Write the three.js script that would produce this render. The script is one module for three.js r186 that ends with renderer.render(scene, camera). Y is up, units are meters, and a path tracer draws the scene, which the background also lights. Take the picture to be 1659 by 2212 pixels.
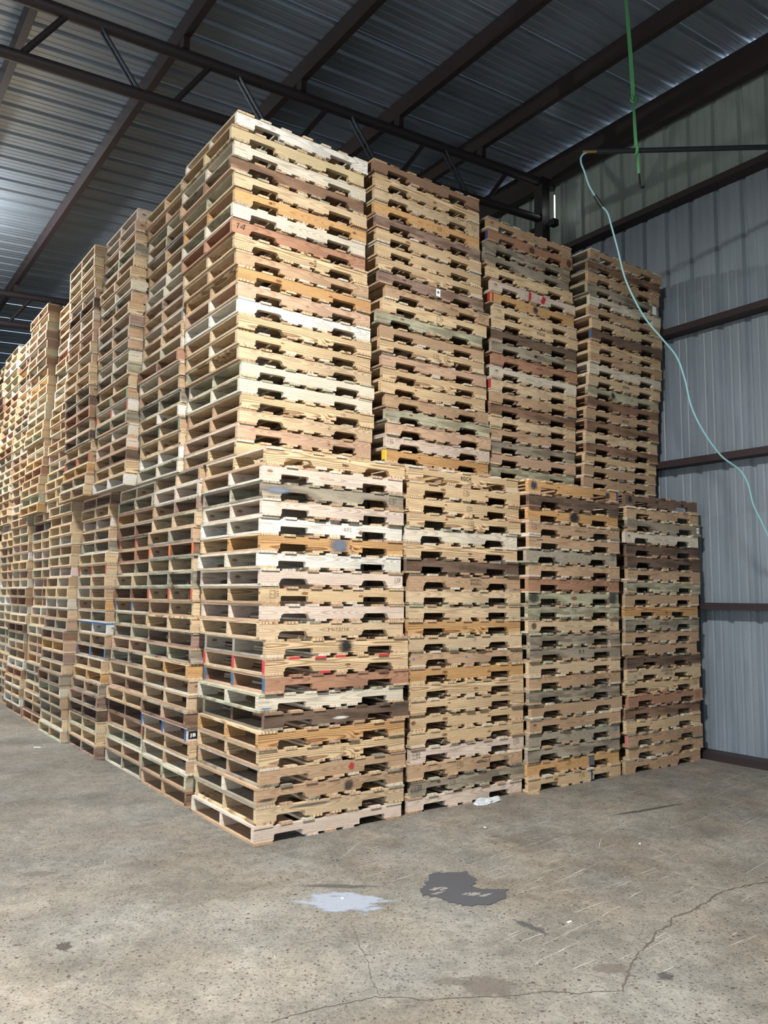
import * as THREE from 'three';
import { RectAreaLightUniformsLib } from 'three/addons/lights/RectAreaLightUniformsLib.js';
import { mergeGeometries } from 'three/addons/utils/BufferGeometryUtils.js';

// ------------------------------------------------------------------ camera, sky, exposure
const scene = new THREE.Scene();
const camera = new THREE.PerspectiveCamera(65.62, 1659 / 2212, 0.05, 200);
{
  const yaw = 0.6251, pitch = 0.106, roll = 0.0112;
  const f = new THREE.Vector3(Math.sin(yaw) * Math.cos(pitch), Math.sin(pitch), -Math.cos(yaw) * Math.cos(pitch));
  const r = new THREE.Vector3(Math.cos(yaw), 0, Math.sin(yaw));
  const u = new THREE.Vector3().crossVectors(r, f);
  const r2 = r.clone().multiplyScalar(Math.cos(roll)).addScaledVector(u, Math.sin(roll));
  const u2 = u.clone().multiplyScalar(Math.cos(roll)).addScaledVector(r, -Math.sin(roll));
  const m = new THREE.Matrix4().makeBasis(r2, u2, f.clone().negate());
  camera.quaternion.setFromRotationMatrix(m);
  camera.position.set(-2.4906, 1.6113, 4.8237);
  scene.add(camera);
}
scene.background = new THREE.Color().setRGB(0.78, 0.88, 1.0);   // even overcast sky, seen only through gaps and the doorways
scene.backgroundIntensity = 8;
RectAreaLightUniformsLib.init();
const renderer = new THREE.WebGLRenderer({ antialias: true });
renderer.toneMapping = THREE.LinearToneMapping;
renderer.toneMappingExposure = 1.0;
renderer.shadowMap.enabled = true;

// ------------------------------------------------------------------ helpers
let seed = 12345;
function rnd() { seed |= 0; seed = seed + 0x6D2B79F5 | 0; let t = Math.imul(seed ^ seed >>> 15, 1 | seed); t = t + Math.imul(t ^ t >>> 7, 61 | t) ^ t; return ((t ^ t >>> 14) >>> 0) / 4294967296; }
const rr = (a, b) => a + (b - a) * rnd();
const pick = (s) => s[Math.floor(rnd() * s.length)];
function hash(x, y, s) { let h = Math.imul(x, 374761393) + Math.imul(y, 668265263) + Math.imul(s, 1442695041) | 0; h = Math.imul(h ^ h >>> 13, 1274126177); return ((h ^ h >>> 16) >>> 0) / 4294967296; }
function vnoise(x, y, s, wx = 0, wy = 0) {
  const xi = Math.floor(x), yi = Math.floor(y); let fx = x - xi, fy = y - yi;
  fx = fx * fx * (3 - 2 * fx); fy = fy * fy * (3 - 2 * fy);
  const w = (v, m) => m ? ((v % m) + m) % m : v;
  const a = hash(w(xi, wx), w(yi, wy), s), b = hash(w(xi + 1, wx), w(yi, wy), s), c = hash(w(xi, wx), w(yi + 1, wy), s), d = hash(w(xi + 1, wx), w(yi + 1, wy), s);
  return a + (b - a) * fx + (c - a) * fy + (a - b - c + d) * fx * fy;
}
const fbm = (x, y, s) => vnoise(x, y, s) * 0.55 + vnoise(x * 2.1, y * 2.1, s + 7) * 0.28 + vnoise(x * 4.3, y * 4.3, s + 13) * 0.17;
const smooth = (a, b, x) => { const t = Math.min(1, Math.max(0, (x - a) / (b - a))); return t * t * (3 - 2 * t); };
const counts = new Map();
function numbered(n) { const k = counts.get(n) || 0; counts.set(n, k + 1); return k ? n + '_' + String(k).padStart(3, '0') : n; }
function shade(o) { o.castShadow = true; o.receiveShadow = true; return o; }
function tag(o, label, category, group, kind) { o.userData.label = label; o.userData.category = category; if (group) o.userData.group = group; if (kind) o.userData.kind = kind; return o; }
function thing(name, label, category, pos = [0, 0, 0], group, kind) {
  const g = new THREE.Group(); g.name = numbered(name); g.position.set(...pos); scene.add(g); return tag(g, label, category, group, kind);
}
function part(name, geo, mat, parent, pos, rot) {
  const m = shade(new THREE.Mesh(geo, mat)); m.name = name; if (pos) m.position.set(...pos); if (rot) m.rotation.set(...rot); parent.add(m); return m;
}
function struct(name, geo, mat, pos, label, category) {
  const m = shade(new THREE.Mesh(geo, mat)); m.name = name; if (pos) m.position.set(...pos); m.userData.kind = 'structure'; if (label) tag(m, label, category); scene.add(m); return m;
}
const std = (hex, o = {}) => new THREE.MeshStandardMaterial({ color: hex, roughness: 0.7, metalness: 0, ...o });
function boxAt(x0, x1, y0, y1, z0, z1) { const g = new THREE.BoxGeometry(x1 - x0, y1 - y0, z1 - z0); g.translate((x0 + x1) / 2, (y0 + y1) / 2, (z0 + z1) / 2); return g; }
const V = (x, y, z) => new THREE.Vector3(x, y, z);
function rod(a, b, r, seg = 10) {
  const d = V(...b).sub(V(...a)), g = new THREE.CylinderGeometry(r, r, d.length(), seg);
  g.applyQuaternion(new THREE.Quaternion().setFromUnitVectors(V(0, 1, 0), d.clone().normalize()));
  g.translate((a[0] + b[0]) / 2, (a[1] + b[1]) / 2, (a[2] + b[2]) / 2); return g;
}
const tube = (pts, r, n = 60, s = 8) => new THREE.TubeGeometry(new THREE.CatmullRomCurve3(pts.map(p => V(...p))), n, r, s);
function dataTex(w, h, fill, srgb = true, rep = true) {
  const d = new Uint8Array(w * h * 4);
  for (let y = 0; y < h; y++) for (let x = 0; x < w; x++) { const c = fill(x, y), i = (y * w + x) * 4; d[i] = c[0]; d[i + 1] = c[1]; d[i + 2] = c[2]; d[i + 3] = 255; }
  const t = new THREE.DataTexture(d, w, h); t.magFilter = THREE.LinearFilter; t.minFilter = THREE.LinearMipmapLinearFilter; t.generateMipmaps = true;
  if (rep) t.wrapS = t.wrapT = THREE.RepeatWrapping; if (srgb) t.colorSpace = THREE.SRGBColorSpace; t.needsUpdate = true; return t;
}

// ------------------------------------------------------------------ building shell dimensions
const XW = 5.24, XG = 5.07, ZN = 8.6, ZF = -17.1, XL = -9.5;
const roofY = (x) => 7.42 + 0.067 * (x - 5);
const PW = 0.912;                                                // sheet width, three ribs

// metal sheets: fine dirt streaks in the colour
const sheetTex = dataTex(256, 512, (x, y) => {
  const n = fbm(x / 22, y / 120, 3) * 0.6 + vnoise(x / 3, y / 60, 5) * 0.25 + vnoise(x / 1.5, y / 1.5, 9) * 0.15;
  const v = 205 + 50 * n; return [v, v, v];
});
const mRoof = new THREE.MeshStandardMaterial({ color: 0x98a6b4, map: sheetTex, metalness: 0.4, roughness: 0.34, side: THREE.DoubleSide });
const mWall = new THREE.MeshStandardMaterial({ color: 0x87929b, map: sheetTex, metalness: 0.15, roughness: 0.5, side: THREE.DoubleSide });
const mWallGreenLit = new THREE.MeshStandardMaterial({ color: 0x9aa69f, map: sheetTex, metalness: 0.15, roughness: 0.5, side: THREE.DoubleSide });  // same sheet as below, the greener light high up put into its colour
const mSteel = std(0x2c2122, { roughness: 0.55, metalness: 0.1 });
const mPipe = std(0x332d2f, { roughness: 0.5, metalness: 0.2 });
const mRod = std(0x3a3f46, { roughness: 0.35, metalness: 0.6 });

// cross-section of one sheet: [position across, height of the rib]
function sheetProfile() {
  const p = [], P = PW / 3;
  for (let k = 0; k < 3; k++) {
    const o = k * P;
    for (const [a, h] of [[0, 0], [0.02, 0], [0.042, 0.032], [0.072, 0.032], [0.094, 0], [0.142, 0], [0.148, 0.004], [0.166, 0.004], [0.172, 0], [0.232, 0], [0.238, 0.004], [0.256, 0.004], [0.262, 0]]) p.push([o + a, h]);
  }
  p.push([PW, 0]); return p;
}
const prof = sheetProfile();
function sheet(map, len, segs = 1) {                             // map(across, along, rib) -> point
  const pos = [], uv = [], idx = [], N = prof.length;
  for (let s = 0; s <= segs; s++) for (const [a, h] of prof) { const t = len * s / segs, v = map(a, t, h); pos.push(...v); uv.push(a / 1.2, t / 2.5); }
  for (let s = 0; s < segs; s++) for (let i = 0; i < N - 1; i++) { const a = s * N + i, b = a + 1, c = a + N, d = c + 1; idx.push(a, c, b, b, c, d); }
  let g = new THREE.BufferGeometry(); g.setAttribute('position', new THREE.Float32BufferAttribute(pos, 3)); g.setAttribute('uv', new THREE.Float32BufferAttribute(uv, 2)); g.setIndex(idx);
  g = g.toNonIndexed(); g.computeVertexNormals(); return g;
}

// roof
{
  const roof = new THREE.Group(); roof.name = 'ceiling'; roof.userData.kind = 'structure'; scene.add(roof);
  tag(roof, 'ribbed galvanised metal roof sheets over the pallet stacks', 'ceiling');
  const x0 = XL - 0.3, x1 = XW + 0.16, len = x1 - x0;
  const geos = {};
  for (let z = ZN, k = 0; z > ZF; k++) {
    const leak = z < -9.9;                                       // beyond the second truss daylight shows at the side laps
    const key = leak ? 'b' : 'a';
    if (!geos[key]) geos[key] = sheet((a, t, h) => [x0 + t, roofY(x0 + t) + h, -a * (leak ? 0.982 : 1.004)], len, 1);
    part('roof_panel', geos[key], mRoof, roof, [0, 0, z + 0.142]);
    z -= PW;
  }
}
// wall beside the stacks
{
  const wall = new THREE.Group(); wall.name = 'wall_right'; wall.userData.kind = 'structure'; scene.add(wall);
  tag(wall, 'pale blue-grey ribbed metal wall with brown steel girts', 'wall');
  const top = roofY(XW) - 0.03, cut = 6.16;
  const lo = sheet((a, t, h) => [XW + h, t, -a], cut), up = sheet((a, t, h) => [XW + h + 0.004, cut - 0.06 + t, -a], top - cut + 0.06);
  for (let z = ZN; z > ZF; z -= PW) {
    part('wall_panel', lo, mWall, wall, [0, 0, z - 0.10]);
    part('upper_wall_panel', up, mWallGreenLit, wall, [0, 0, z - 0.10]);
  }
}
// C-section laid with its flange toward the room
function cee(w, h, t, lip, len) {                                // web w wide (x), flanges h high (y), along z
  const s = new THREE.Shape(); s.moveTo(0, 0); s.lineTo(w, 0); s.lineTo(w, h); s.lineTo(w - lip, h); s.lineTo(w - lip, h - t); s.lineTo(w - t, h - t); s.lineTo(w - t, t); s.lineTo(t, t); s.lineTo(t, h - t); s.lineTo(lip, h - t); s.lineTo(lip, h); s.lineTo(0, h); s.closePath();
  return new THREE.ExtrudeGeometry(s, { depth: len, bevelEnabled: false });
}
{
  const g = cee(XW - XG - 0.003, 0.07, 0.004, 0.02, ZN - ZF - 0.1);
  const where = ['at knee height', 'at head height', 'above the lower pallets', 'below the roof beam'];
  [1.515, 3.06, 4.545, 6.06].forEach((y, i) => { const m = struct(numbered('trim_girt'), g, mSteel, [XG, y, ZF + 0.05], ['lowest brown steel girt on the metal wall above the floor rail', 'second brown steel girt up on the metal wall', 'third brown steel girt up on the metal wall', 'topmost brown steel girt on the metal wall'][i], 'girt'); });
  struct('trim_base', boxAt(XG - 0.02, XW - 0.003, 0, 0.075, ZF + 0.05, ZN - 0.05), mSteel, null, 'brown steel rail along the foot of the metal wall', 'base rail');
  // eave strut
  const e = new THREE.Shape(); e.moveTo(0, 0); e.lineTo(0.1, 0); e.lineTo(0.1, 0.006); e.lineTo(0.012, 0.006); e.lineTo(0.012, 0.324); e.lineTo(0.1, 0.324); e.lineTo(0.1, 0.33); e.lineTo(0, 0.33); e.closePath();
  struct('trim_eave', new THREE.ExtrudeGeometry(e, { depth: ZN - ZF - 0.1, bevelEnabled: false }), mSteel, [XG, roofY(XG) - 0.362, ZF + 0.05], 'deep brown steel eave beam along the top of the metal wall', 'beam');
}
// purlins
{
  const s = new THREE.Shape(); const F = 0.07, H = 0.2, t = 0.005;
  s.moveTo(0, 0); s.lineTo(F, 0); s.lineTo(F, 0.02); s.lineTo(F - t, 0.02); s.lineTo(F - t, t); s.lineTo(t, t); s.lineTo(t, H - t); s.lineTo(F, H - t); s.lineTo(F, H); s.lineTo(0, H); s.closePath();
  const g = new THREE.ExtrudeGeometry(s, { depth: ZN - ZF - 0.1, bevelEnabled: false });
  const screws = []; for (let z = ZN - 0.5; z > ZF + 0.5; z -= PW / 3) screws.push(rod([0.05, H - 0.03, z - ZF], [0.05, H - 0.004, z - ZF], 0.004, 5));
  const sg = mergeGeometries(screws), mScrew = std(0xc8ccd0, { metalness: 0.8, roughness: 0.35 });
  const ord = ['first', 'second', 'third', 'fourth', 'fifth', 'sixth', 'seventh', 'eighth', 'ninth', 'tenth', 'eleventh', 'twelfth', 'thirteenth', 'fourteenth'];
  for (let k = 0; k < 13; k++) {
    const x = 3.86 - 1.277 * k; if (x < XL + 0.4) break;
    const p = thing('roof_purlin', 'dark brown steel purlin under the roof sheets, ' + ord[k] + ' from the metal wall', 'purlin', [x, roofY(x) - 0.206, ZF + 0.05], 'purlins carrying the roof sheets', 'structure');
    part('channel', g, mSteel, p);
    const sc = part('screw_tips', sg, mScrew, p); sc.userData.kind = 'stuff';
  }
}
// pipe trusses and columns
function truss(z, label) {
  const yT = (x) => 6.715 + 0.067 * x, yB = (x) => 6.185 + 0.072 * x, X0 = XL + 0.2, X1 = 4.9;
  const t = thing('roof_truss', label, 'truss', [0, 0, z], null);
  part('top_chord', rod([X0, yT(X0), 0], [X1, yT(X1), 0], 0.057, 16), mPipe, t);
  part('bottom_chord', rod([X0, yB(X0), 0], [X1, yB(X1), 0], 0.052, 16), mPipe, t);
  for (let k = -8; k < 5; k++) {
    const a = -0.02 + 1.335 * k;
    if (a > X0) part('web_pipe', rod([a, yB(a) + 0.02, 0], [a + 0.35, yT(a + 0.35) - 0.02, 0], 0.028, 10), mPipe, t);
    const b = 0.62 + 1.335 * k; if (b < X0 || b > 4.62) continue;
    for (const dz of [-0.03, 0.03]) part('web_rod', rod([b, yT(b) - 0.03, dz], [b + 0.35, yB(b + 0.35) + 0.03, dz], 0.014, 8), mRod, t);
  }
  // seats up to the purlins
  for (let k = 0; k < 13; k++) { const x = 3.895 - 1.277 * k; if (x < X0) break; part('purlin_seat', boxAt(x - 0.03, x + 0.03, yT(x) + 0.045, roofY(x) - 0.205, -0.05, 0.05), mSteel, t); }
  return t;
}
truss(-2.05, 'dark steel pipe truss crossing under the roof above the corner stacks');
truss(-9.67, 'dark steel pipe truss under the roof where daylight leaks through the sheets');
for (const [z, lab] of [[-2.05, 'black steel column standing by the metal wall behind the stacks'], [-9.67, 'black steel column at the metal wall, deeper in the shed']]) {
  const c = thing('steel_column', lab, 'column', [4.97, 0, z], null, 'structure'), mCol = std(0x1f1b1d, { roughness: 0.6 });
  part('post', boxAt(-0.07, 0.07, 0, roofY(4.97) - 0.36, -0.07, 0.07), mCol, c);
  part('cap_plate', boxAt(-0.1, 0.1, roofY(4.97) - 0.36, roofY(4.97) - 0.345, -0.1, 0.1), mCol, c);
}
// the walls out of the picture: closed far and near ends, doorways to daylight in the side wall
{
  const m = std(0x8e979e, { roughness: 0.6 });
  const h = 7.6, D = 3.5;
  struct('wall_far', boxAt(XL, XW + 0.1, 0, h, ZF - 0.12, ZF), m);
  struct('wall_near', boxAt(XL, XW + 0.1, 0, h, ZN, ZN + 0.12), m);
  const L = (y0, y1, z0, z1) => boxAt(XL - 0.12, XL, y0, y1, z0, z1), T = 6.5;
  struct('wall_left', mergeGeometries([L(0, T, ZF, -9.5), L(D, T, -9.5, -4.5), L(0, T, -4.5, -3), L(D, T, -3, 2), L(0, T, 2, 3), L(D, T, 3, 8), L(0, T, 8, ZN)]), m);
  struct('ground', mergeGeometries([boxAt(XL - 40, XL - 0.1, -0.25, -0.02, -50, 50), boxAt(XL - 0.1, 40, -0.25, -0.02, ZN + 0.1, 50)]), std(0xa9a59c));
}

// ------------------------------------------------------------------ lamps
function highBay(pos, power, roofFill, label) {
  const l = thing('high_bay_lamp', label, 'lamp', pos, 'lamps hung above the aisle');
  const mBody = std(0x2a2c30, { roughness: 0.5, metalness: 0.4 });
  const prof2 = [[0.001, 0.16], [0.05, 0.16], [0.07, 0.12], [0.13, 0.08], [0.2, 0.03], [0.22, 0.0], [0.2, 0.0], [0.19, 0.02]].map(p => new THREE.Vector2(...p));
  part('added_glow_shade', new THREE.LatheGeometry(prof2, 32), new THREE.MeshStandardMaterial({ color: 0xdfe6ea, emissive: 0xfff6ea, emissiveIntensity: 1.5, roughness: 0.2, side: THREE.DoubleSide }), l);  // glowing shade added so the roof fill can pass out through it
  const up = new THREE.PointLight(new THREE.Color().setRGB(1.0, 0.98, 0.95), power * roofFill); up.position.set(0, 0.07, 0); up.shadow.radius = 4; up.castShadow = true; l.add(up);   // added fill inside the lamp, brightens the roof sheets
  part('hanger', rod([0, 0.165, 0], [0, roofY(pos[0]) - pos[1] - 0.01, 0], 0.006), mBody, l);
  const lens = new THREE.Mesh(new THREE.CylinderGeometry(0.19, 0.19, 0.008, 32), new THREE.MeshStandardMaterial({ color: 0xffffff, emissive: 0xfff4e2, emissiveIntensity: 6 })); lens.name = 'diffuser'; lens.position.y = 0.012; l.add(shade(lens));
  const a = new THREE.RectAreaLight(new THREE.Color().setRGB(1.0, 0.98, 0.95), power / (0.36 * 0.36), 0.36, 0.36);
  a.position.set(0, 0.004, 0); a.lookAt(0, -10, 0); l.add(a); return l;
}
highBay([-1.55, 5.95, 2.9], 330, 0.03, 'round high bay lamp with added uplight above the aisle by the corner stack');
highBay([-1.75, 6.15, -7.0], 190, 0.17, 'round high bay lamp with added uplight above the aisle far along the stacks');

// ------------------------------------------------------------------ floor
const mFloorTex = (() => {
  const N = 2048, S = 3.0, d = new Uint8Array(N * N * 4);
  const base = new Float32Array(N * N);
  for (let y = 0; y < N; y++) for (let x = 0; x < N; x++) {
    const u = x / N, v = y / N;
    const n = vnoise(u * 12, v * 12, 1, 12, 12) * 0.3 + vnoise(u * 48, v * 48, 2, 48, 48) * 0.28 + vnoise(u * 220, v * 220, 3, 220, 220) * 0.25 + vnoise(u * 700, v * 700, 4, 700, 700) * 0.3;
    const g = 0.84 + (n - 0.56) * 0.5, i = (y * N + x) * 4;
    const warm = vnoise(u * 9, v * 9, 8, 9, 9) - 0.5;
    const q = (k) => Math.max(0, Math.min(255, 255 * g * k)); d[i] = q(1 + warm * 0.05); d[i + 1] = q(0.985); d[i + 2] = q(0.95 - warm * 0.05); d[i + 3] = 255;
  }
  // aggregate showing through the worn cement
  const put = (px, py, c, a) => { const i = (((py % N) + N) % N * N + ((px % N) + N) % N) * 4; for (let k = 0; k < 3; k++) d[i + k] = d[i + k] * (1 - a) + c[k] * a; };
  const cols = [[92, 80, 68], [70, 62, 56], [120, 96, 78], [140, 116, 96], [225, 220, 210], [236, 232, 224], [105, 100, 96], [132, 96, 84]];
  for (let k = 0; k < 42000; k++) {
    const cx = Math.floor(rnd() * N), cy = Math.floor(rnd() * N), big = rnd(), r = big > 0.985 ? rr(4, 7) : big > 0.66 ? rr(2, 4) : rr(0.8, 2.2), c = pick(cols), ex = rr(0.6, 1), an = rnd() * 3.14, al = rr(0.35, 0.85);
    const R = Math.ceil(r);
    for (let y = -R; y <= R; y++) for (let x = -R; x <= R; x++) { const a = x * Math.cos(an) + y * Math.sin(an), b = (-x * Math.sin(an) + y * Math.cos(an)) / ex; if (a * a + b * b <= r * r) put(cx + x, cy + y, c, al); }
  }
  const t = new THREE.DataTexture(d, N, N); t.wrapS = t.wrapT = THREE.RepeatWrapping; t.magFilter = THREE.LinearFilter; t.minFilter = THREE.LinearMipmapLinearFilter; t.generateMipmaps = true; t.colorSpace = THREE.SRGBColorSpace; t.needsUpdate = true;
  t.userData = { S }; return t;
})();
const mFloor = new THREE.MeshStandardMaterial({ color: 0x86847f, map: mFloorTex, vertexColors: true, roughness: 0.8, bumpMap: mFloorTex, bumpScale: 0.002 });
const floor = (() => {
  const x0 = XL - 0.1, x1 = XW + 0.1, z0 = ZF - 0.1, z1 = ZN + 0.1, step = 0.09;
  const g = new THREE.PlaneGeometry(x1 - x0, z1 - z0, Math.round((x1 - x0) / step), Math.round((z1 - z0) / step)); g.rotateX(-Math.PI / 2); g.translate((x0 + x1) / 2, 0, (z0 + z1) / 2);
  const p = g.attributes.position, c = [], uv = g.attributes.uv;
  for (let i = 0; i < p.count; i++) {
    const x = p.getX(i), z = p.getZ(i);
    // tyre-polished and dusty blotches
    const n = fbm(x * 0.9 + 3, z * 0.9, 21), s = fbm((x + z * 0.3) * 1.3, z * 4, 33), m = fbm(x * 4, z * 4, 41);
    let v = 0.78 + 0.3 * n + 0.1 * (s - 0.5) + 0.16 * (m - 0.5);
    const dirt = smooth(0.56, 0.72, fbm(x * 1.6 - 5, z * 2.6 + 2, 55)); v *= 1 - 0.16 * dirt;
    c.push(v, v * (0.992 - 0.02 * dirt), v * (0.975 - 0.05 * dirt)); uv.setXY(i, x / 3, z / 3);
  }
  g.setAttribute('color', new THREE.Float32BufferAttribute(c, 3)); 
  const f = struct('floor', g, mFloor, null, 'worn grey concrete floor with cracks, scratches and exposed aggregate', 'floor'); return f;
})();
struct('slab', boxAt(XL - 0.1, XW + 0.1, -0.25, -0.004, ZF - 0.1, ZN + 0.1), std(0x8a867e));
// ribbon lying on the floor along a polyline
function ribbon(pts, w0, w1, y, jag = 0) {
  const P = []; for (let i = 0; i < pts.length - 1; i++) { const n = Math.max(1, Math.round(Math.hypot(pts[i + 1][0] - pts[i][0], pts[i + 1][1] - pts[i][1]) / 0.022)); for (let k = 0; k < n; k++) P.push([pts[i][0] + (pts[i + 1][0] - pts[i][0]) * k / n + rr(-jag, jag), pts[i][1] + (pts[i + 1][1] - pts[i][1]) * k / n + rr(-jag, jag)]); }
  P.push(pts[pts.length - 1]);
  const pos = [], idx = [], uv = [];
  P.forEach((p, i) => { const a = P[Math.max(0, i - 1)], b = P[Math.min(P.length - 1, i + 1)]; let dx = b[0] - a[0], dz = b[1] - a[1]; const l = Math.hypot(dx, dz) || 1; dx /= l; dz /= l; const w = jag ? rr(w0, w1) / 2 : (w0 + (w1 - w0) * Math.sin(Math.PI * i / (P.length - 1 || 1))) / 2; pos.push(p[0] - dz * w, y, p[1] + dx * w, p[0] + dz * w, y, p[1] - dx * w); uv.push(i, 0, i, 1); });
  for (let i = 0; i < P.length - 1; i++) { const a = i * 2; idx.push(a, a + 1, a + 2, a + 1, a + 3, a + 2); }
  const g = new THREE.BufferGeometry(); g.setAttribute('position', new THREE.Float32BufferAttribute(pos, 3)); g.setAttribute('uv', new THREE.Float32BufferAttribute(uv, 2)); g.setIndex(idx); g.computeVertexNormals(); return g;
}
const dbl = { side: THREE.DoubleSide };
{
  const mCrack = std(0x4a443d, { roughness: 1, ...dbl });
  const crack = (pts, a, b) => { const m = part('crack', ribbon(pts, a, b, 0.0012, 0.006), mCrack, floor); m.castShadow = false; };
  crack([[2.3, 2.3], [2.119, 2.261], [1.915, 2.213], [1.795, 2.2], [1.676, 2.203], [1.558, 2.236], [1.457, 2.245], [1.343, 2.265], [1.199, 2.254], [1.114, 2.307], [0.993, 2.317], [0.83, 2.382], [0.711, 2.418], [0.606, 2.459], [0.498, 2.516], [0.444, 2.545], [0.356, 2.601]], 0.004, 0.014);
  crack([[-0.95, 1.99], [-0.838, 1.99], [-0.722, 2.007], [-0.612, 2.039], [-0.51, 2.055], [-0.482, 2.079], [-0.407, 2.135], [-0.346, 2.209], [-0.286, 2.223], [-0.206, 2.274], [-0.123, 2.321], [-0.04, 2.37], [0.055, 2.407], [0.098, 2.418], [0.194, 2.507], [0.272, 2.538], [0.355, 2.59]], 0.002, 0.008);
  crack([[-0.2, 1.426], [-0.248, 1.523], [-0.311, 1.662], [-0.364, 1.794], [-0.429, 1.906], [-0.463, 1.981], [-0.49, 2.065]], 0.001, 0.005);
  // flat blots: ragged outline, a few millimetres thick
  const blot = (name, pts, hex, th, rag, rough, y = 0) => {
    const s = new THREE.Shape(); let first = true;
    for (let i = 0; i < pts.length; i++) { const a = pts[i], b = pts[(i + 1) % pts.length]; for (let k = 0; k < 5; k++) { const x = a[0] + (b[0] - a[0]) * k / 5 + rr(-rag, rag), z = a[1] + (b[1] - a[1]) * k / 5 + rr(-rag, rag); if (first) { s.moveTo(x, -z); first = false; } else s.lineTo(x, -z); } }
    const g = new THREE.ExtrudeGeometry(s, { depth: th, bevelEnabled: false }); g.rotateX(-Math.PI / 2); g.translate(0, y, 0);
    return part(name, g, std(hex, { roughness: rough }), floor);
  };
  const patch = blot('tar_patch', [[0.358, 1.245], [0.443, 1.192], [0.574, 1.082], [0.637, 1.068], [0.718, 1.141], [0.78, 1.145], [0.746, 1.29], [0.645, 1.355], [0.659, 1.423], [0.773, 1.517], [0.674, 1.582], [0.587, 1.601], [0.548, 1.621], [0.459, 1.568], [0.405, 1.501], [0.388, 1.427], [0.372, 1.361], [0.337, 1.313]], 0x3d3d40, 0.0035, 0.012, 0.85);
  patch.userData.label = 'dark grey ragged repair patch';
  for (const [x, z, l, w] of [[0.46, 1.28, 0.05, 0.012], [0.49, 1.3, 0.03, 0.008], [0.43, 1.33, 0.05, 0.006], [0.58, 1.46, 0.045, 0.012], [0.62, 1.5, 0.05, 0.009], [0.55, 1.43, 0.03, 0.007]]) blot('worn_spot', [[x - l, z - w], [x, z - w * 1.6], [x + l, z], [x + l * 0.4, z + w * 1.4], [x - l * 0.7, z + w]], 0x77736d, 0.0042, 0.008, 0.85);
}
// speckled paint, stains, scratches: thin coats with their own outline
function speckTex(w, h, fn) {
  const c = document.createElement('canvas'); c.width = w; c.height = h; const g = c.getContext('2d'); fn(g, w, h); const t = new THREE.CanvasTexture(c); t.colorSpace = THREE.SRGBColorSpace; return t;
}
function coat(name, cx, cz, lx, lz, turn, rgb, dens, seedN, y = 0.0009) {
  const t = speckTex(192, 192, (g, w, h) => {
    const im = g.createImageData(w, h);
    for (let yy = 0; yy < h; yy++) for (let x = 0; x < w; x++) {
      const u = x / w * 2 - 1, v = yy / h * 2 - 1, r = Math.hypot(u, v) + (fbm(x / 26, yy / 26, seedN) - 0.5) * 0.9;
      const a = (1 - smooth(0.55, 0.86, r)) * (vnoise(x / 1.7, yy / 1.7, seedN + 3) * 0.7 + fbm(x / 9, yy / 9, seedN + 5) * 0.6 > 1 - dens ? 1 : 0.25) * smooth(1, 0.9, Math.max(Math.abs(u), Math.abs(v)));
      const i = (yy * w + x) * 4; im.data[i] = rgb[0]; im.data[i + 1] = rgb[1]; im.data[i + 2] = rgb[2]; im.data[i + 3] = 255 * a * dens;
    }
    g.putImageData(im, 0, 0);
  });
  const p = new THREE.PlaneGeometry(lx, lz); p.rotateX(-Math.PI / 2);
  const m = part(name, p, new THREE.MeshStandardMaterial({ map: t, transparent: true, roughness: 0.85, ...dbl }), floor, [cx, y, cz], [0, turn, 0]); m.castShadow = false; return m;
}
coat('blue_paint_spot', -0.07, 1.15, 0.62, 0.34, -0.65, [146, 154, 166], 0.7, 3).userData.label = 'pale blue paint spot';
coat('stain', -0.07, 2.25, 0.34, 0.2, -0.6, [96, 88, 80], 0.6, 11);
coat('stain', -0.18, 2.13, 0.18, 0.1, -0.4, [96, 90, 82], 0.55, 12);
coat('stain', 0.48, 2.44, 0.2, 0.12, -0.6, [100, 92, 82], 0.55, 13);
coat('stain', 0.62, 2.62, 0.1, 0.1, 0, [60, 58, 58], 0.6, 14);
coat('stain', 0.03, 0.93, 0.5, 0.07, -0.62, [72, 70, 66], 0.6, 15);
coat('stain', 0.52, 1.93, 0.07, 0.3, 0.1, [70, 70, 70], 0.7, 16);
coat('stain', -1.42, 0.87, 0.09, 0.12, 0, [66, 60, 56], 0.7, 17);
coat('stain', -1.3, -0.2, 0.3, 0.12, -0.6, [110, 104, 98], 0.5, 18);
coat('stain', 2.9, 0.9, 1.0, 0.06, -0.12, [58, 56, 54], 0.6, 19);
coat('stain', -0.7, 0.55, 0.9, 0.5, -0.5, [112, 106, 96], 0.4, 20);
coat('stain', 1.6, 0.9, 0.8, 0.35, -0.4, [104, 98, 90], 0.4, 22);
{
  const mScr = std(0xb9b6ae, { roughness: 0.9, ...dbl }), gs = [];
  for (let k = 0; k < 360; k++) {
    const x = rr(0.2, 4.7), z = rr(0.25, 2.7), l = rr(0.04, rnd() < 0.2 ? 0.6 : 0.24), a = rr(-0.04, 0.17) + (rnd() < 0.1 ? rr(-1.4, 1.4) : 0) - 0.15;
    const e = rr(-0.006, 0.006); gs.push(ribbon([[x, z], [x + Math.cos(a) * l * 0.5, z + Math.sin(a) * l * 0.5 + e], [x + Math.cos(a) * l, z + Math.sin(a) * l]], 0.0006, rr(0.0012, 0.003), 0.0008));
  }
  for (let k = 0; k < 70; k++) { const x = rr(-2.6, 0.6), z = rr(-3, 2.6), l = rr(0.02, 0.12), a = rnd() * 3.1; if (x > -0.2 && z < 0.1) continue; gs.push(ribbon([[x, z], [x + Math.cos(a) * l, z + Math.sin(a) * l]], 0.0006, 0.002, 0.0008)); }
  const m = part('scratches', mergeGeometries(gs), mScr, floor); m.userData.kind = 'stuff'; m.castShadow = false;
}

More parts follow.
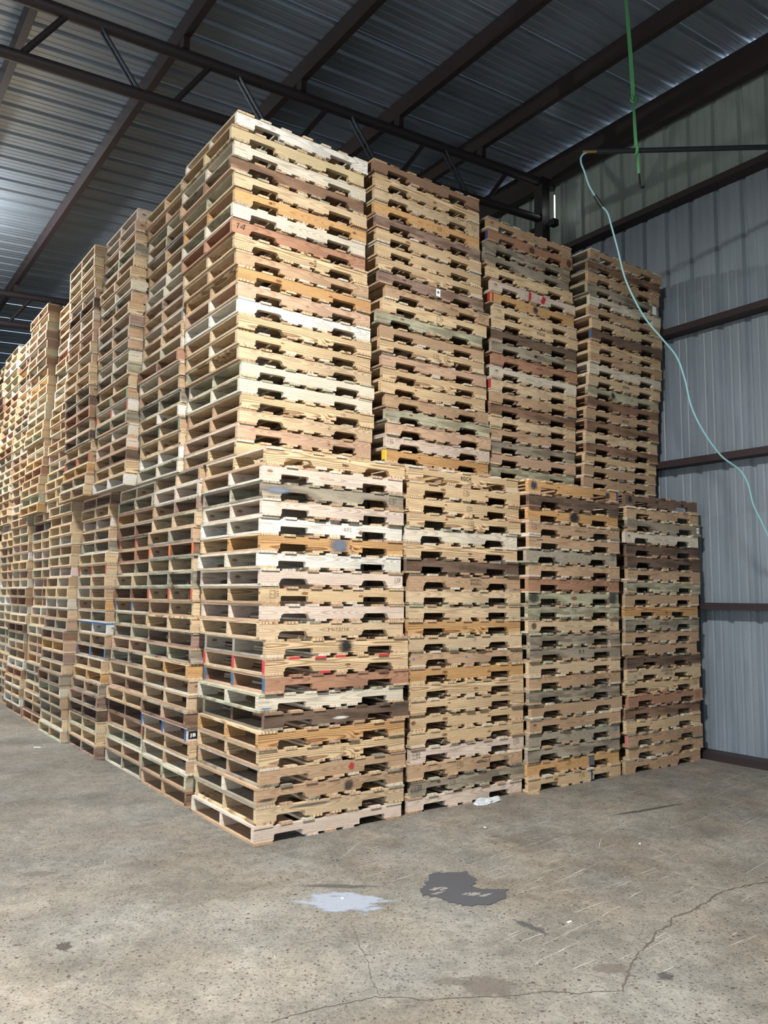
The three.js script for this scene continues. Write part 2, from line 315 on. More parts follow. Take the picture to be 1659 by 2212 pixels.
// ------------------------------------------------------------------ timber
const LEN = 1.2, DEP = 1.016, BT = 0.016, SH = 0.0875, ST = 0.038, HN = SH + 2 * BT;
function woodTex(s, o) {
  const W = 768, Hh = 96, kn = [];
  const R = (k) => hash(k, 17, s);
  for (let k = 0; k < o.knots; k++) kn.push([R(k + 30) * 1.1 + 0.05, R(k + 40) * 0.09, 0.006 + R(k + 50) * 0.009]);
  const D0 = o.cath * (0.2 + R(1)), slope = (R(2) - 0.5) * 0.05, oy = (R(3) - 0.3) * 0.12, freq = o.freq * (0.8 + 0.4 * R(4));
  const cut = [R(8), R(9)];
  return dataTex(W, Hh, (px, py) => {
    const u = px / W * 1.22, v = py / Hh * 0.09;
    let y = v - 0.045 + oy, d = D0 + slope * u + (vnoise(u * 2.2, 0.3, s) - 0.5) * 0.05;
    let warp = (fbm(u * 1.7, v * 7, s + 2) - 0.5) * 0.02, kd = 0;
    for (const [ku, kv, kr] of kn) { const q = Math.hypot((u - ku) * 0.42, v - kv); warp += 0.012 * Math.exp(-(q * q) / (kr * kr * 3)); kd = Math.max(kd, 1 - smooth(kr * 0.55, kr, q)); }
    const r = Math.hypot(y, d) + warp, ph = r * freq, fr = ph - Math.floor(ph);
    const late = smooth(0.35, 0.85, fr) * (1 - smooth(0.9, 1, fr)) * o.contrast * (0.6 + 0.8 * vnoise(u * 4, v * 30, s + 4));
    const fib = (vnoise(u * 60, v * 900, s + 5) - 0.5) * 0.12 + (vnoise(u * 14, v * 300, s + 6) - 0.5) * 0.1;
    const tone = (fbm(u * 2.4 + 5, v * 9, s + 8) - 0.5) * o.blotch;
    let g = 1 - late * 0.34 + fib + tone, cr = g, cg = g - late * 0.08, cb = g - late * 0.15;
    if (o.weather) { const w = smooth(0.42, 0.75, fbm(u * 5, v * 26, s + 11)) * o.weather; cr = cr * (1 - w) + 0.6 * w; cg = cg * (1 - w) + 0.57 * w; cb = cb * (1 - w) + 0.53 * w; const ck = vnoise(u * 6, v * 420, s + 12); if (ck > 0.86) { cr *= 0.72; cg *= 0.72; cb *= 0.72; } }
    if (o.mould) { const m = smooth(0.5, 0.66, fbm(u * 30, v * 60, s + 15) * 0.7 + fbm(u * 5, v * 9, s + 16) * 0.35) * o.mould; cr *= 1 - 0.75 * m; cg *= 1 - 0.74 * m; cb *= 1 - 0.7 * m; }
    const k = kd; cr *= 1 - 0.32 * k; cg *= 1 - 0.42 * k; cb *= 1 - 0.5 * k;
    const sp = hash(px, py, s + 20); if (sp > 0.997) { cr *= 0.7; cg *= 0.68; cb *= 0.66; }
    return [cr, cg, cb].map(c => Math.max(0, Math.min(255, c * 236)));
  });
}
const texSet = {
  clean: [0, 1, 2, 3, 4, 5].map(k => woodTex(100 + k * 7, { freq: 170, cath: 0.06, contrast: 0.3, knots: k % 3 === 2 ? 1 : 0, blotch: 0.24 })),
  grain: [0, 1, 2, 3].map(k => woodTex(200 + k * 11, { freq: 105, cath: 0.035, contrast: 0.8, knots: 1 + k % 2, blotch: 0.18 })),
  worn: [0, 1, 2, 3].map(k => woodTex(300 + k * 13, { freq: 190, cath: 0.08, contrast: 0.5, knots: k % 2, blotch: 0.4, weather: 0.55 })),
  mould: [0, 1].map(k => woodTex(400 + k * 5, { freq: 150, cath: 0.06, contrast: 0.5, knots: 0, blotch: 0.3, mould: 0.85 - 0.35 * k })),
};
const TONE = {
  W: [0xdedacf, 'whitewashed', 'clean'], w: [0xd4cab6, 'bone-pale', 'clean'], Y: [0xd9bf97, 'pale yellow', 'grain'], y: [0xccb492, 'straw-coloured', 'clean'], O: [0xcba16c, 'golden orange', 'grain'],
  T: [0xb69878, 'tan', 'clean'], B: [0x8c6e57, 'brown', 'worn'], b: [0x9c8272, 'mauve-brown', 'worn'], D: [0x6e5a4a, 'dark brown', 'worn'], G: [0xa29885, 'grey weathered', 'worn'],
  P: [0xd5c3b2, 'pinkish pale', 'clean'], p: [0xc1a287, 'rosy tan', 'clean'], R: [0xa67d62, 'reddish brown', 'clean'], S: [0xb8b59a, 'sage-grey', 'worn'], M: [0xcab890, 'black-mottled yellow', 'mould'],
};
const woodMats = new Map();
function wood(t, k) {
  const set = texSet[TONE[t][2]], i = k % (set.length + 1), key = t + i;
  if (!woodMats.has(key)) { const map = i < set.length ? set[i] : texSet.clean[(k + 2) % 6]; woodMats.set(key, new THREE.MeshStandardMaterial({ color: TONE[t][0], map, roughness: 0.82 })); }
  return woodMats.get(key);
}
const deckTones = { W: 'Wwyw', w: 'wwyS', Y: 'YyywT', y: 'yYTS', O: 'YyTp', T: 'TyGw', B: 'TBGp', b: 'TGpb', D: 'BGTD', G: 'GTSG', P: 'PwTp', p: 'pTPy', R: 'TRpB', S: 'SGyT', M: 'yTMG' };

function boardGeo(w, h, l, off) {                                // runs along z, centred, base at y 0
  const g = new THREE.BoxGeometry(w, h, l); g.translate(0, h / 2, 0);
  const p = g.attributes.position, n = g.attributes.normal, uv = g.attributes.uv;
  for (let i = 0; i < p.count; i++) {
    const x = p.getX(i), y = p.getY(i), z = p.getZ(i);
    if (Math.abs(n.getZ(i)) > 0.5) uv.setXY(i, off + y * 0.8, 0.1 + (x + w / 2) * 5); else uv.setXY(i, off + z / 1.22, (Math.abs(n.getY(i)) > 0.5 ? x + w / 2 : y) / 0.15 + 0.05);
  }
  return g;
}
function stringerGeo(round, cuts, plain) {
  const s = new THREE.Shape(); s.moveTo(0, 0);
  if (!plain) for (const a of cuts) {
    const L = 0.22, d = 0.038, r = round ? 0.027 : 0.011, fl = round ? 0.012 : 0.0, n = round ? 4 : 2;
    s.lineTo(a - fl, 0);
    for (let i = 0; i <= n; i++) { const t = Math.PI - i / n * Math.PI / 2; s.lineTo(a + r + Math.cos(t) * r, d - r + Math.sin(t) * r); }
    for (let i = 0; i <= n; i++) { const t = Math.PI / 2 - i / n * Math.PI / 2; s.lineTo(a + L - r + Math.cos(t) * r, d - r + Math.sin(t) * r); }
    s.lineTo(a + L + fl, 0);
  }
  s.lineTo(LEN, 0); s.lineTo(LEN, SH); s.lineTo(0, SH); s.closePath();
  const g = new THREE.ExtrudeGeometry(s, { depth: ST, bevelEnabled: false, curveSegments: 3 }); g.translate(0, 0, -ST / 2);
  const p = g.attributes.position, n = g.attributes.normal, uv = g.attributes.uv;
  for (let i = 0; i < p.count; i++) { const x = p.getX(i), y = p.getY(i), z = p.getZ(i); if (Math.abs(n.getZ(i)) > 0.5) uv.setXY(i, x / 1.22 + 0.005, y / 0.09 + 0.01); else if (Math.abs(n.getX(i)) > 0.9) uv.setXY(i, 0.3 + z * 0.6, y / 0.09 + 0.01); else uv.setXY(i, x / 1.22, z / 0.09 + 0.5); }
  return g;
}
const cutA = [0.15, LEN - 0.15 - 0.22], cutB = [0.25, 0.75];
const sGeo = { s: stringerGeo(false, cutA), r: stringerGeo(true, cutA), q: stringerGeo(false, cutB), plain: stringerGeo(false, [], true) };
const leadGeo = [0, 0.23, 0.51].map(o => boardGeo(0.138, BT, DEP, o)), slatGeo = [0, 0.17, 0.37, 0.62].map(o => boardGeo(0.089, BT, DEP, o));
// where the boards of one pallet lie: [x centre, lead?]
const topRow = [[0.07, 1], [0.236, 0], [0.418, 0], [0.6, 0], [0.782, 0], [0.964, 0], [LEN - 0.07, 1]], botRow = [[0.07, 1], [0.455, 0], [0.6, 0], [0.745, 0], [LEN - 0.07, 1]];

function pallet(code, x, y, z, h, label, group) {
  const t = code[0], root = thing('wooden_pallet', label, 'pallet', [x, y, z], group);
  root.scale.y = h / HN * 0.998; root.rotation.y = rr(-0.006, 0.006);
  const sh = sGeo[code[1]];
  const str = [];
  for (let i = 0; i < 3; i++) {
    const tt = i === 0 || rnd() < 0.55 ? t : pick(deckTones[t]);
    str.push(part('stringer', sh, wood(tt, Math.floor(rnd() * 60)), root, [rr(-0.004, 0.004), BT, -ST / 2 - 0.004 - i * (DEP - ST - 0.008) / 2]));
  }
  const dk = deckTones[t];
  const row = (list, yy) => { for (const [bx, lead] of list) part('deck_board', lead ? pick(leadGeo) : pick(slatGeo), wood(pick(dk), Math.floor(rnd() * 60)), root, [bx + (lead ? 0 : rr(-0.014, 0.014)), yy, -DEP / 2 + rr(-0.005, 0.006)]); };
  row(topRow, BT + SH); row(botRow, 0);
  return { root, str };
}

// the stacks: tone and notch code of every pallet from the top down, how far it stands along the row
const FRONT = {
  UA: { z: [-0.42, -0.46], code: 'Ws Ms ws Br ys Os ws Rr Yr Ts Os ps Wr Yr Ys yr ws ws Ys yr ps Ys', x: [-113, -151, -126, -149, -117, -102, -115, -115, -91, -78, -58, -57, -48, -43, -39, -23, 1, -6, 10, 0, -10, -14] },
  UB: { z: [-0.42, -0.55], code: 'Bs Yr yr Or bs Ys Ys Yr br Ts Ys Sr Ts Ys ps Ys Yr Tr Sr pr Pr Or Ys', x: [1143, 1161, 1172, 1178, 1191, 1205, 1217, 1232, 1250, 1322, 1303, 1240, 1281, 1282, 1317, 1330, 1319, 1364, 1379, 1394, 1396, 1387, 1393] },
  UC: { z: [-0.50, -0.60], code: 'Ts Rr Gs Gr Ys Ps Or Ys Ys Ds Gs Rr ws yr Ts Bs ys Ts Gs ps Ss Ts', x: [2540, 2544, 2518, 2516, 2550, 2602, 2600, 2647, 2651, 2630, 2622, 2669, 2642, 2640, 2644, 2640, 2652, 2662, 2672, 2670, 2680, 2685] },
  UD: { z: [-0.30, -0.50], code: 'Ts Br Tr Gs ws Tr ys Ds Yr Ts ws ys Ss Br Ts Br yr Bs Ys Ts Ts Ts', x: [3791, 3771, 3773, 3775, 3814, 3814, 3859, 3863, 3863, 3863, 3881, 3881, 3881, 3856, 3856, 3864, 3874, 3884, 3884, 3892, 3897, 3897] },
  LA: { z: [0.00, 0.04], code: 'Yr Ps Gr Ps Ws Os Ws Pr Ys Pr yr Ys Yr Rs ws Ds Os Ys Ts Tr ys Ps', x: [-10, -44, -34, -32, -37, -40, -54, -31, -23, -17, -30, 18, 13, 16, -26, 14, -28, -18, -5, -33, -27, -44] },
  LB: { z: [0.00, 0.00], code: 'Ys Ys Ys Ys wr Ys Ds Tr ys ys Os yr Tr Os Ys Ys Ys Yr Ps Ts Gs Ps', x: [1218, 1228, 1229, 1235, 1203, 1204, 1206, 1239, 1236, 1242, 1230, 1239, 1267, 1260, 1256, 1258, 1272, 1260, 1266, 1240, 1268, 1243] },
  LC: { z: [0.10, 0.02], code: 'Os Dr Os Tr Ts Gr Ts Rs Ss Ss yr Gs Gs ys Ts Gr Tr Ts Gs Gr Or Ys', x: [2440, 2441, 2447, 2447, 2447, 2418, 2451, 2451, 2454, 2454, 2465, 2479, 2479, 2479, 2481, 2484, 2517, 2494, 2497, 2480, 2480, 2480] },
  LD: { z: [0.03, 0.03], code: 'Dr Ts Gs wr Dr Dr Ts Ss Ts Or Gr Ts Ts Ds ys Ys Rs Bs Ys Tr Tr Tr', x: [3844, 3854, 3855, 3825, 3849, 3838, 3848, 3830, 3805, 3794, 3797, 3801, 3762, 3800, 3806, 3775, 3815, 3783, 3779, 3796, 3816, 3750] },
};
const NUM = ['bottom', 'second', 'third', 'fourth', 'fifth', 'sixth', 'seventh', 'eighth', 'ninth', 'tenth', 'eleventh', 'twelfth', 'thirteenth', 'fourteenth', 'fifteenth', 'sixteenth', 'seventeenth', 'eighteenth', 'nineteenth', 'twentieth', 'twenty-first', 'twenty-second', 'twenty-third', 'twenty-fourth'];
const WHERE = {
  LA: 'lower corner stack', LB: 'lower stack beside the corner one', LC: 'lower stack third from the corner', LD: 'lower stack against the metal wall',
  UA: 'upper corner stack', UB: 'upper stack beside the corner one', UC: 'upper stack third from the corner', UD: 'upper stack against the metal wall',
  L2: 'lower aisle stack just behind the corner', L3: 'third lower aisle stack from the corner', L4: 'fourth lower aisle stack from the corner',
  U2: 'upper aisle stack just behind the corner', U3: 'third upper aisle stack from the corner', U4: 'fourth upper aisle stack from the corner',
};
const NOTE = { UA7: 'with handwritten number', UA8: 'with sideways letters', UB8: 'with white paper tag', UC5: 'with red paint strokes', UC6: 'with black paint spot', UC8: 'with black capitals', UD3: 'with white paper label', UD12: 'with black smudge',
  LA0: 'with two black letters', LA4: 'with faint grey letters', LA5: 'with blue-grey spray spot', LA10: 'with brown stencilled date', LA11: 'with black spray spot', LA12: 'with red-painted ends', LA13: 'with blue-painted ends', LA18: 'with red spray streak',
  LB0: 'with bold black capitals', LB7: 'with two stencilled words', LB12: 'with blue dots', LB19: 'with stencilled size', LC0: 'with blue-black spots', LC2: 'with round black spot', LC20: 'with metal mending plate', LC21: 'with blue paint stroke', LD2: 'with small white label', LD10: 'with stencilled date', LD14: 'with stencilled number', UC1: 'with dark stains', UC13: 'with red end' };
const made = {};                                                 // stack + index from the top -> pallet
function stackLabel(code, st, k, n) {
  const up = n - 1 - k, pos = k === 0 ? 'topmost' : up === 0 ? 'bottom one' : NUM[up] + ' from the bottom';
  if (NOTE[st + k]) return TONE[code[0]][1] + ' wooden pallet ' + NOTE[st + k] + ' in the ' + WHERE[st];
  return TONE[code[0]][1] + ' wooden pallet, ' + pos + ', ' + WHERE[st];
}
const LOW = 22 * HN + 0.002;
for (const [st, d] of Object.entries(FRONT)) {
  const codes = d.code.split(' '), n = codes.length, lower = st[0] === 'L', base = lower ? 0.0005 : LOW, h = lower ? HN : { UA: 0.1192, UB: 0.1165, UC: 0.1192, UD: 0.117 }[st];
  codes.forEach((c, k) => {
    const z = d.z[0] + (d.z[1] - d.z[0]) * k / (n - 1) + rr(-0.008, 0.008);
    made[st + k] = pallet(st === 'LD' && (k === 9 || k === 13 || k === 14) ? c[0] + 'q' : c, Math.min(d.x[k], { UD: 3864, UC: 2645 }[st] || 9999) / 1000, base + (n - 1 - k) * h, z, h, stackLabel(c, st, k, n), 'pallets in the ' + WHERE[st]);
  });
}
// stacks along the aisle, behind the corner stack
const TON = 'YYYYyyyyOTTTTTBbDGGwwWPPpRSY';
const AISLE = { L2: [-1.075, -0.065, 22], L3: [-2.165, -0.02, 22], L4: [-3.25, -0.085, 22], U2: [-1.53, -0.06, 22], U3: [-2.61, -0.14, 23], U4: [-3.69, -0.19, 23] };
for (const [st, [z, x, n]] of Object.entries(AISLE)) {
  let w = 0;
  for (let up = 0; up < n; up++) {
    w = w * 0.75 + rr(-0.022, 0.022); const c = pick(TON) + pick('ssr'), k = n - 1 - up, lower = st[0] === 'L', h = lower ? HN : 0.1188;
    made[st + k] = pallet(c, x + w, (lower ? 0.0005 : LOW) + up * h, z + rr(-0.012, 0.012), h, stackLabel(c, st, k, n), 'pallets in the ' + WHERE[st]);
  }
}
// the rest of the block: stacks far down the aisle and the rows behind
{
  const P = [], N = [], U = [], C = []; const v = new THREE.Vector3(), nm = new THREE.Matrix3(), cache = new Map();
  const flat = (g) => { if (!cache.has(g)) cache.set(g, g.index ? g.toNonIndexed() : g); return cache.get(g); };
  const add = (g, m, col) => { g = flat(g); const p = g.attributes.position, n = g.attributes.normal, u = g.attributes.uv; nm.getNormalMatrix(m); const du = rnd(), dv = rnd(); for (let i = 0; i < p.count; i++) { v.fromBufferAttribute(p, i).applyMatrix4(m); P.push(v.x, v.y, v.z); v.fromBufferAttribute(n, i).applyMatrix3(nm).normalize(); N.push(v.x, v.y, v.z); U.push(u.getX(i) + du, u.getY(i) + dv); C.push(col.r, col.g, col.b); } };
  const col = (t) => { const c = new THREE.Color(TONE[t][0]); return c.multiplyScalar(rr(0.92, 1.06)); };
  const one = (x, y, z, h, hidden) => {
    const t = pick(TON), dk = deckTones[t], M = new THREE.Matrix4().makeTranslation(x, y, z).multiply(new THREE.Matrix4().makeRotationY(rr(-0.006, 0.006))).multiply(new THREE.Matrix4().makeScale(1, h / HN * 0.998, 1)), L = new THREE.Matrix4();
    const g = hidden ? sGeo.plain : pick([sGeo.s, sGeo.s, sGeo.r]);
    for (let i = 0; i < 3; i++) add(g, L.makeTranslation(0, BT, -ST / 2 - 0.004 - i * (DEP - ST - 0.008) / 2).premultiply(M), col(rnd() < 0.6 ? t : pick(dk)));
    const row = (list, yy) => { for (const [bx, lead] of list) add(lead ? leadGeo[0] : slatGeo[0], L.makeTranslation(bx + (lead ? 0 : rr(-0.014, 0.014)), yy, -DEP / 2 + rr(-0.005, 0.006)).premultiply(M), col(pick(dk))); };
    row(topRow, BT + SH); row(botRow, 0);
  };
  const pile = (x, z, lower, n, hidden) => { let w = 0; for (let k = 0; k < n; k++) { w = w * 0.75 + rr(-0.022, 0.022); one(x + w, (lower ? 0.0005 : LOW) + k * (lower ? HN : 0.1188), z + rr(-0.01, 0.01), lower ? HN : 0.1188, hidden); } };
  [[-4.335, -0.16], [-5.43, -0.09], [-6.52, -0.13], [-7.61, -0.08], [-8.7, -0.1], [-9.8, -0.1]].forEach(([z, x]) => pile(x, z, true, 22, false));
  [[-4.77, -0.1, 22], [-5.85, -0.2, 23], [-6.94, -0.12, 22], [-8.02, -0.12, 23], [-9.1, -0.1, 23], [-10.2, -0.1, 22]].forEach(([z, x, n]) => pile(x, z, false, n, false));
  for (let k = 1; k < 9; k++) { pile(1.25, -1.09 * k, true, 22, true); pile(1.4, -0.5 - 1.09 * k, false, 22, true); }
  for (const x of [2.42, 3.64]) { pile(x, -1.1, true, 22, true); pile(x, -1.7, false, 21, true); }
  const g = new THREE.BufferGeometry(); g.setAttribute('position', new THREE.Float32BufferAttribute(P, 3)); g.setAttribute('normal', new THREE.Float32BufferAttribute(N, 3)); g.setAttribute('uv', new THREE.Float32BufferAttribute(U, 2)); g.setAttribute('color', new THREE.Float32BufferAttribute(C, 3));
  const m = shade(new THREE.Mesh(g, new THREE.MeshStandardMaterial({ map: texSet.clean[1], vertexColors: true, roughness: 0.82 }))); m.name = 'stacked_pallets'; scene.add(m);
  tag(m, 'remaining stacked wooden pallets farther along the aisle and behind', 'pallets', null, 'stuff');
}

// ------------------------------------------------------------------ marks on the pallets
const F = { z: ST / 2 + 0.0009 };
const markTex = new Map();
function canvasMark(key, w, h, draw) { if (!markTex.has(key)) markTex.set(key, new THREE.MeshStandardMaterial({ map: speckTex(w, h, draw), transparent: true, roughness: 0.85 })); return markTex.get(key); }
function mark(id, name, mat, u, v, w, h, turn = 0, which = 0) {
  const p = made[id]; if (!p) return; const m = part(name, new THREE.PlaneGeometry(w, h), mat, p.str[which], [u * LEN, v * SH, F.z], [0, 0, turn]); m.castShadow = false; return m;
}
function text(id, s, u, v, hgt, o = {}) {
  const key = s + (o.hex || '') + (o.font || ''), lines = s.split('|'), L = Math.max(...lines.map(a => a.length)), asp = o.asp || L * 0.68 / (lines.length);
  const mat = canvasMark(key, 256, Math.max(32, Math.round(256 / asp)), (g, w, h) => { g.clearRect(0, 0, w, h); g.fillStyle = o.hex || '#1b1714'; g.textAlign = 'center'; g.textBaseline = 'middle'; lines.forEach((ln, i) => { let fs = h / lines.length * 0.95; g.font = (o.font || 'bold ') + fs + 'px sans-serif'; const mw = g.measureText(ln).width; g.save(); g.translate(w / 2, h * (i + 0.52) / lines.length); g.scale(Math.min(1.4, w * 0.97 / mw), 1); g.fillText(ln, 0, 0); g.restore(); }); });
  return mark(id, 'lettering', mat, u, v, hgt * asp, hgt, o.turn || 0, o.which || 0);
}
function stamp(id, u, v, hgt = 0.05, variant = 0) {
  const mat = canvasMark('stamp' + variant, 160, 112, (g, w, h) => {
    g.clearRect(0, 0, w, h); g.strokeStyle = g.fillStyle = 'rgba(40,32,26,0.85)'; g.lineWidth = 5; g.strokeRect(6, 6, w * 0.62, h - 12); g.lineWidth = 4;
    let q = variant * 31 + 5; const r = () => (q = (q * 1103515245 + 12345) & 0x7fffffff) / 0x7fffffff;
    g.beginPath(); g.moveTo(22, h * 0.25); g.lineTo(22, h * 0.75); g.moveTo(22, h * 0.5); g.lineTo(w * 0.35, h * 0.5); g.stroke();
    for (let i = 0; i < 4; i++) g.fillRect(w * 0.4 + r() * 10, 18 + i * 20, 14 + r() * 18, 8);
    for (let i = 0; i < 3; i++) g.fillRect(w * 0.72 + r() * 12, 10 + i * 32, 14 + r() * 20, 10 + r() * 8);
  });
  return mark(id, 'stamp', mat, u, v, hgt * 1.43, hgt);
}
function spray(id, rgb, u, v, w, h, s) {
  const mat = canvasMark('spray' + rgb + s, 96, 96, (g, W, H2) => { const im = g.createImageData(W, H2); for (let y = 0; y < H2; y++) for (let x = 0; x < W; x++) { const a = x / W * 2 - 1, b = y / H2 * 2 - 1, r = Math.hypot(a, b) + (fbm(x / 16, y / 16, s) - 0.5) * 0.35, al = (1 - smooth(0.2, 0.9, r)) * (0.8 + 0.2 * vnoise(x / 2, y / 2, s)); const i = (y * W + x) * 4; im.data[i] = rgb[0]; im.data[i + 1] = rgb[1]; im.data[i + 2] = rgb[2]; im.data[i + 3] = 255 * al; } g.putImageData(im, 0, 0); });
  const m = mark(id, 'paint_mark', mat, u, v, w, h); if (m && w > h && h > 0.079) { const q = m.geometry.attributes.uv; for (let i = 0; i < q.count; i++) q.setY(i, 0.5 + (q.getY(i) - 0.5) * h / w); } return m;
}
function stroke(id, hex, u, w, turn = 0) { return mark(id, 'paint_mark', std(hex, { roughness: 0.7 }), u, 0.5, w, SH * 0.94, turn); }
const endGeo = new THREE.BoxGeometry(0.0012, SH * 0.98, ST * 0.98);
function ends(id, hex) { const p = made[id]; if (!p) return; const m = std(hex, { roughness: 0.75 }); for (const s of p.str) part('painted_end', endGeo, m, s, [-0.0007, SH / 2, 0]); }
text('LB0', 'KOCH', 0.5, 0.58, 0.045); text('UC8', 'KOCH', 0.54, 0.56, 0.045); text('UD11', 'KOCH', 0.5, 0.55, 0.042); text('UD14', 'KOCH', 0.53, 0.4, 0.042);
text('LA0', 'BL', 0.535, 0.42, 0.03); text('LA0', 'Y', 0.575, 0.82, 0.022, { turn: 3.1 }); text('LA4', 'EPI', 0.585, 0.5, 0.035, { hex: '#8d8a82', font: '' });
text('LA10', 'P1-12/13', 0.52, 0.5, 0.034, { hex: '#8a6a4c' }); text('LA5', '3', 0.605, 0.42, 0.035, { asp: 0.7 }); text('LA8', 'HT', 0.28, 0.5, 0.045, { which: 1 });
text('UA7', '14', 0.05, 0.55, 0.065, { font: 'italic ' }); text('UA8', 'BLE', 0.58, 0.5, 0.032, { turn: Math.PI / 2 }); text('UC11', '40X48', 0.53, 0.55, 0.026, { hex: '#5a3a2c' });
text('LB7', 'MARSHALL|MINERALS', 0.575, 0.55, 0.064, { asp: 2.0, hex: '#4a4030' }); text('LB19', '48X42-7', 0.635, 0.62, 0.032); text('LB19', '38', 0.84, 0.65, 0.045, { font: 'italic ', hex: '#4a4038' });
text('LC3', '48X40/12P', 0.55, 0.5, 0.026, { hex: '#5c4a36' }); text('LC4', '52000A', 0.11, 0.72, 0.02, { hex: '#33281e' }); text('LC12', 'E 1', 0.55, 0.6, 0.042, { hex: '#2c241c' });
text('LD10', '05/15', 0.5, 0.55, 0.042, { hex: '#463a2e' }); text('LD14', 'SD14027200 011|REV D', 0.545, 0.58, 0.068, { asp: 3.6, hex: '#3c3024' }); text('UB9', '48X20', 0.64, 0.55, 0.03, { hex: '#6b5538' }); text('UA12', 'EGO', 0.94, 0.45, 0.035, { hex: '#b5b0a8' });
text('UC18', 'MADERAS', 0.53, 0.5, 0.028, { hex: '#6a5c48' }); text('UD20', 'T 4', 0.6, 0.5, 0.03, { hex: '#5a4a38' });
[['LA8', 0.085, 0.55, 0.055], ['LA17', 0.55, 0.6, 0.03], ['LA13', 0.28, 0.8, 0.02], ['LA2', 0.92, 0.5, 0.05], ['LA7', 0.96, 0.5, 0.04], ['LB1', 0.49, 0.55, 0.05], ['LB2', 0.53, 0.5, 0.045], ['LB3', 0.53, 0.5, 0.045], ['LB6', 0.47, 0.5, 0.042], ['LB10', 0.48, 0.4, 0.03], ['LB11', 0.56, 0.75, 0.03], ['LB18', 0.05, 0.5, 0.055], ['LB18', 0.93, 0.6, 0.05], ['LB19', 0.43, 0.55, 0.05], ['LB20', 0.06, 0.5, 0.05], ['LB20', 0.35, 0.5, 0.042], ['LB20', 0.74, 0.62, 0.034],
  ['LC3', 0.06, 0.6, 0.05], ['LC9', 0.49, 0.5, 0.05], ['LC5', 0.95, 0.6, 0.04], ['LC10', 0.92, 0.6, 0.03], ['LC20', 0.44, 0.62, 0.035], ['LC21', 0.56, 0.6, 0.05], ['LC18', 0.95, 0.5, 0.04], ['LC15', 0.6, 0.4, 0.03], ['UB10', 0.53, 0.5, 0.055], ['UB13', 0.52, 0.5, 0.05], ['UB13', 0.625, 0.5, 0.05], ['UB2', 0.95, 0.55, 0.045], ['UB3', 0.6, 0.5, 0.04], ['UB9', 0.93, 0.5, 0.055], ['UB22', 0.08, 0.5, 0.04], ['UB20', 0.04, 0.5, 0.05], ['UA18', 0.75, 0.6, 0.035], ['UA5', 0.27, 0.75, 0.025], ['UA5', 0.72, 0.6, 0.022], ['UC7', 0.07, 0.5, 0.04], ['UC4', 0.96, 0.5, 0.03], ['UD0', 0.08, 0.5, 0.045], ['UD12', 0.6, 0.5, 0.03], ['LD15', 0.94, 0.5, 0.04], ['LD16', 0.93, 0.5, 0.045], ['LD14', 0.1, 0.35, 0.035], ['LD14', 0.17, 0.6, 0.03], ['UA11', 0.5, 0.4, 0.02]
].forEach(([id, u, v, h], i) => stamp(id, u, v, h, i % 5));
const black = [26, 26, 30], navy = [40, 52, 74];
spray('LA11', black, 0.535, 0.5, 0.17, 0.087, 1); spray('LC2', black, 0.49, 0.5, 0.2, 0.087, 2); spray('UC6', navy, 0.52, 0.48, 0.11, 0.087, 3); spray('LC0', navy, 0.055, 0.55, 0.12, 0.08, 4); spray('LC0', navy, 0.87, 0.45, 0.1, 0.08, 5); spray('UD12', black, 0.34, 0.55, 0.1, 0.085, 6);
spray('LA5', [98, 108, 122], 0.525, 0.5, 0.22, 0.087, 7); spray('LA18', [178, 44, 44], 0.6, 0.5, 0.07, 0.087, 8); spray('UC10', [40, 34, 28], 0.5, 0.5, 0.08, 0.06, 9); spray('UC1', [70, 58, 44], 0.5, 0.4, 0.12, 0.09, 10); spray('UC1', [74, 62, 46], 0.955, 0.5, 0.12, 0.09, 11); spray('LC10', [86, 78, 56], 0.06, 0.5, 0.09, 0.09, 12);
spray('LA2', [112, 122, 134], 0.1, 0.5, 0.3, 0.06, 13); spray('LC8', [58, 58, 54], 0.05, 0.5, 0.18, 0.09, 14); spray('LC8', [58, 58, 54], 0.93, 0.5, 0.2, 0.09, 15); spray('LC8', [128, 78, 40], 0.48, 0.5, 0.13, 0.055, 16); spray('LD0', [34, 32, 32], 0.06, 0.6, 0.1, 0.08, 17); spray('LD0', [34, 32, 32], 0.42, 0.6, 0.06, 0.04, 18); spray('LD0', [34, 32, 32], 0.78, 0.6, 0.08, 0.05, 19);
for (const u of [0.02, 0.47, 0.94]) spray('LB12', [84, 120, 170], u, 0.55 + (u > 0.5 ? 0.2 : 0), 0.035, 0.028, 20);
for (const [id, u, v, w] of [['LB6', 0.065, 0.5, 0.07], ['LB6', 0.78, 0.6, 0.04], ['LB3', 0.31, 0.7, 0.04], ['UA5', 0.25, 0.7, 0.05], ['UA5', 0.9, 0.55, 0.05], ['UA19', 0.65, 0.5, 0.03], ['UA20', 0.66, 0.45, 0.04], ['LA4', 0.68, 0.3, 0.06], ['LB16', 0.02, 0.55, 0.07]]) spray(id, [120, 80, 48], u, v, w, w * 0.7, 21);
spray('LA19', [64, 56, 50], 0.6, 0.4, 0.12, 0.08, 22); spray('LA19', [70, 62, 54], 0.06, 0.25, 0.2, 0.03, 23); spray('LA20', [92, 94, 82], 0.35, 0.8, 0.5, 0.03, 24); spray('LA15', [214, 208, 200], 0.5, 0.35, 0.18, 0.035, 25); spray('LA14', [70, 110, 150], 0.05, 0.1, 0.14, 0.02, 26);
stroke('UC5', 0xa82a32, 0.44, 0.035, -0.1); stroke('UC5', 0xa82a32, 0.6, 0.05, -0.5); stroke('UC6', 0xa03028, 0.03, 0.02); stroke('LC21', 0x24406f, 0.665, 0.022, 0.04); stroke('LC0', 0x24307c, 0.985, 0.024); stroke('UB21', 0xd8b93c, 0.012, 0.022);
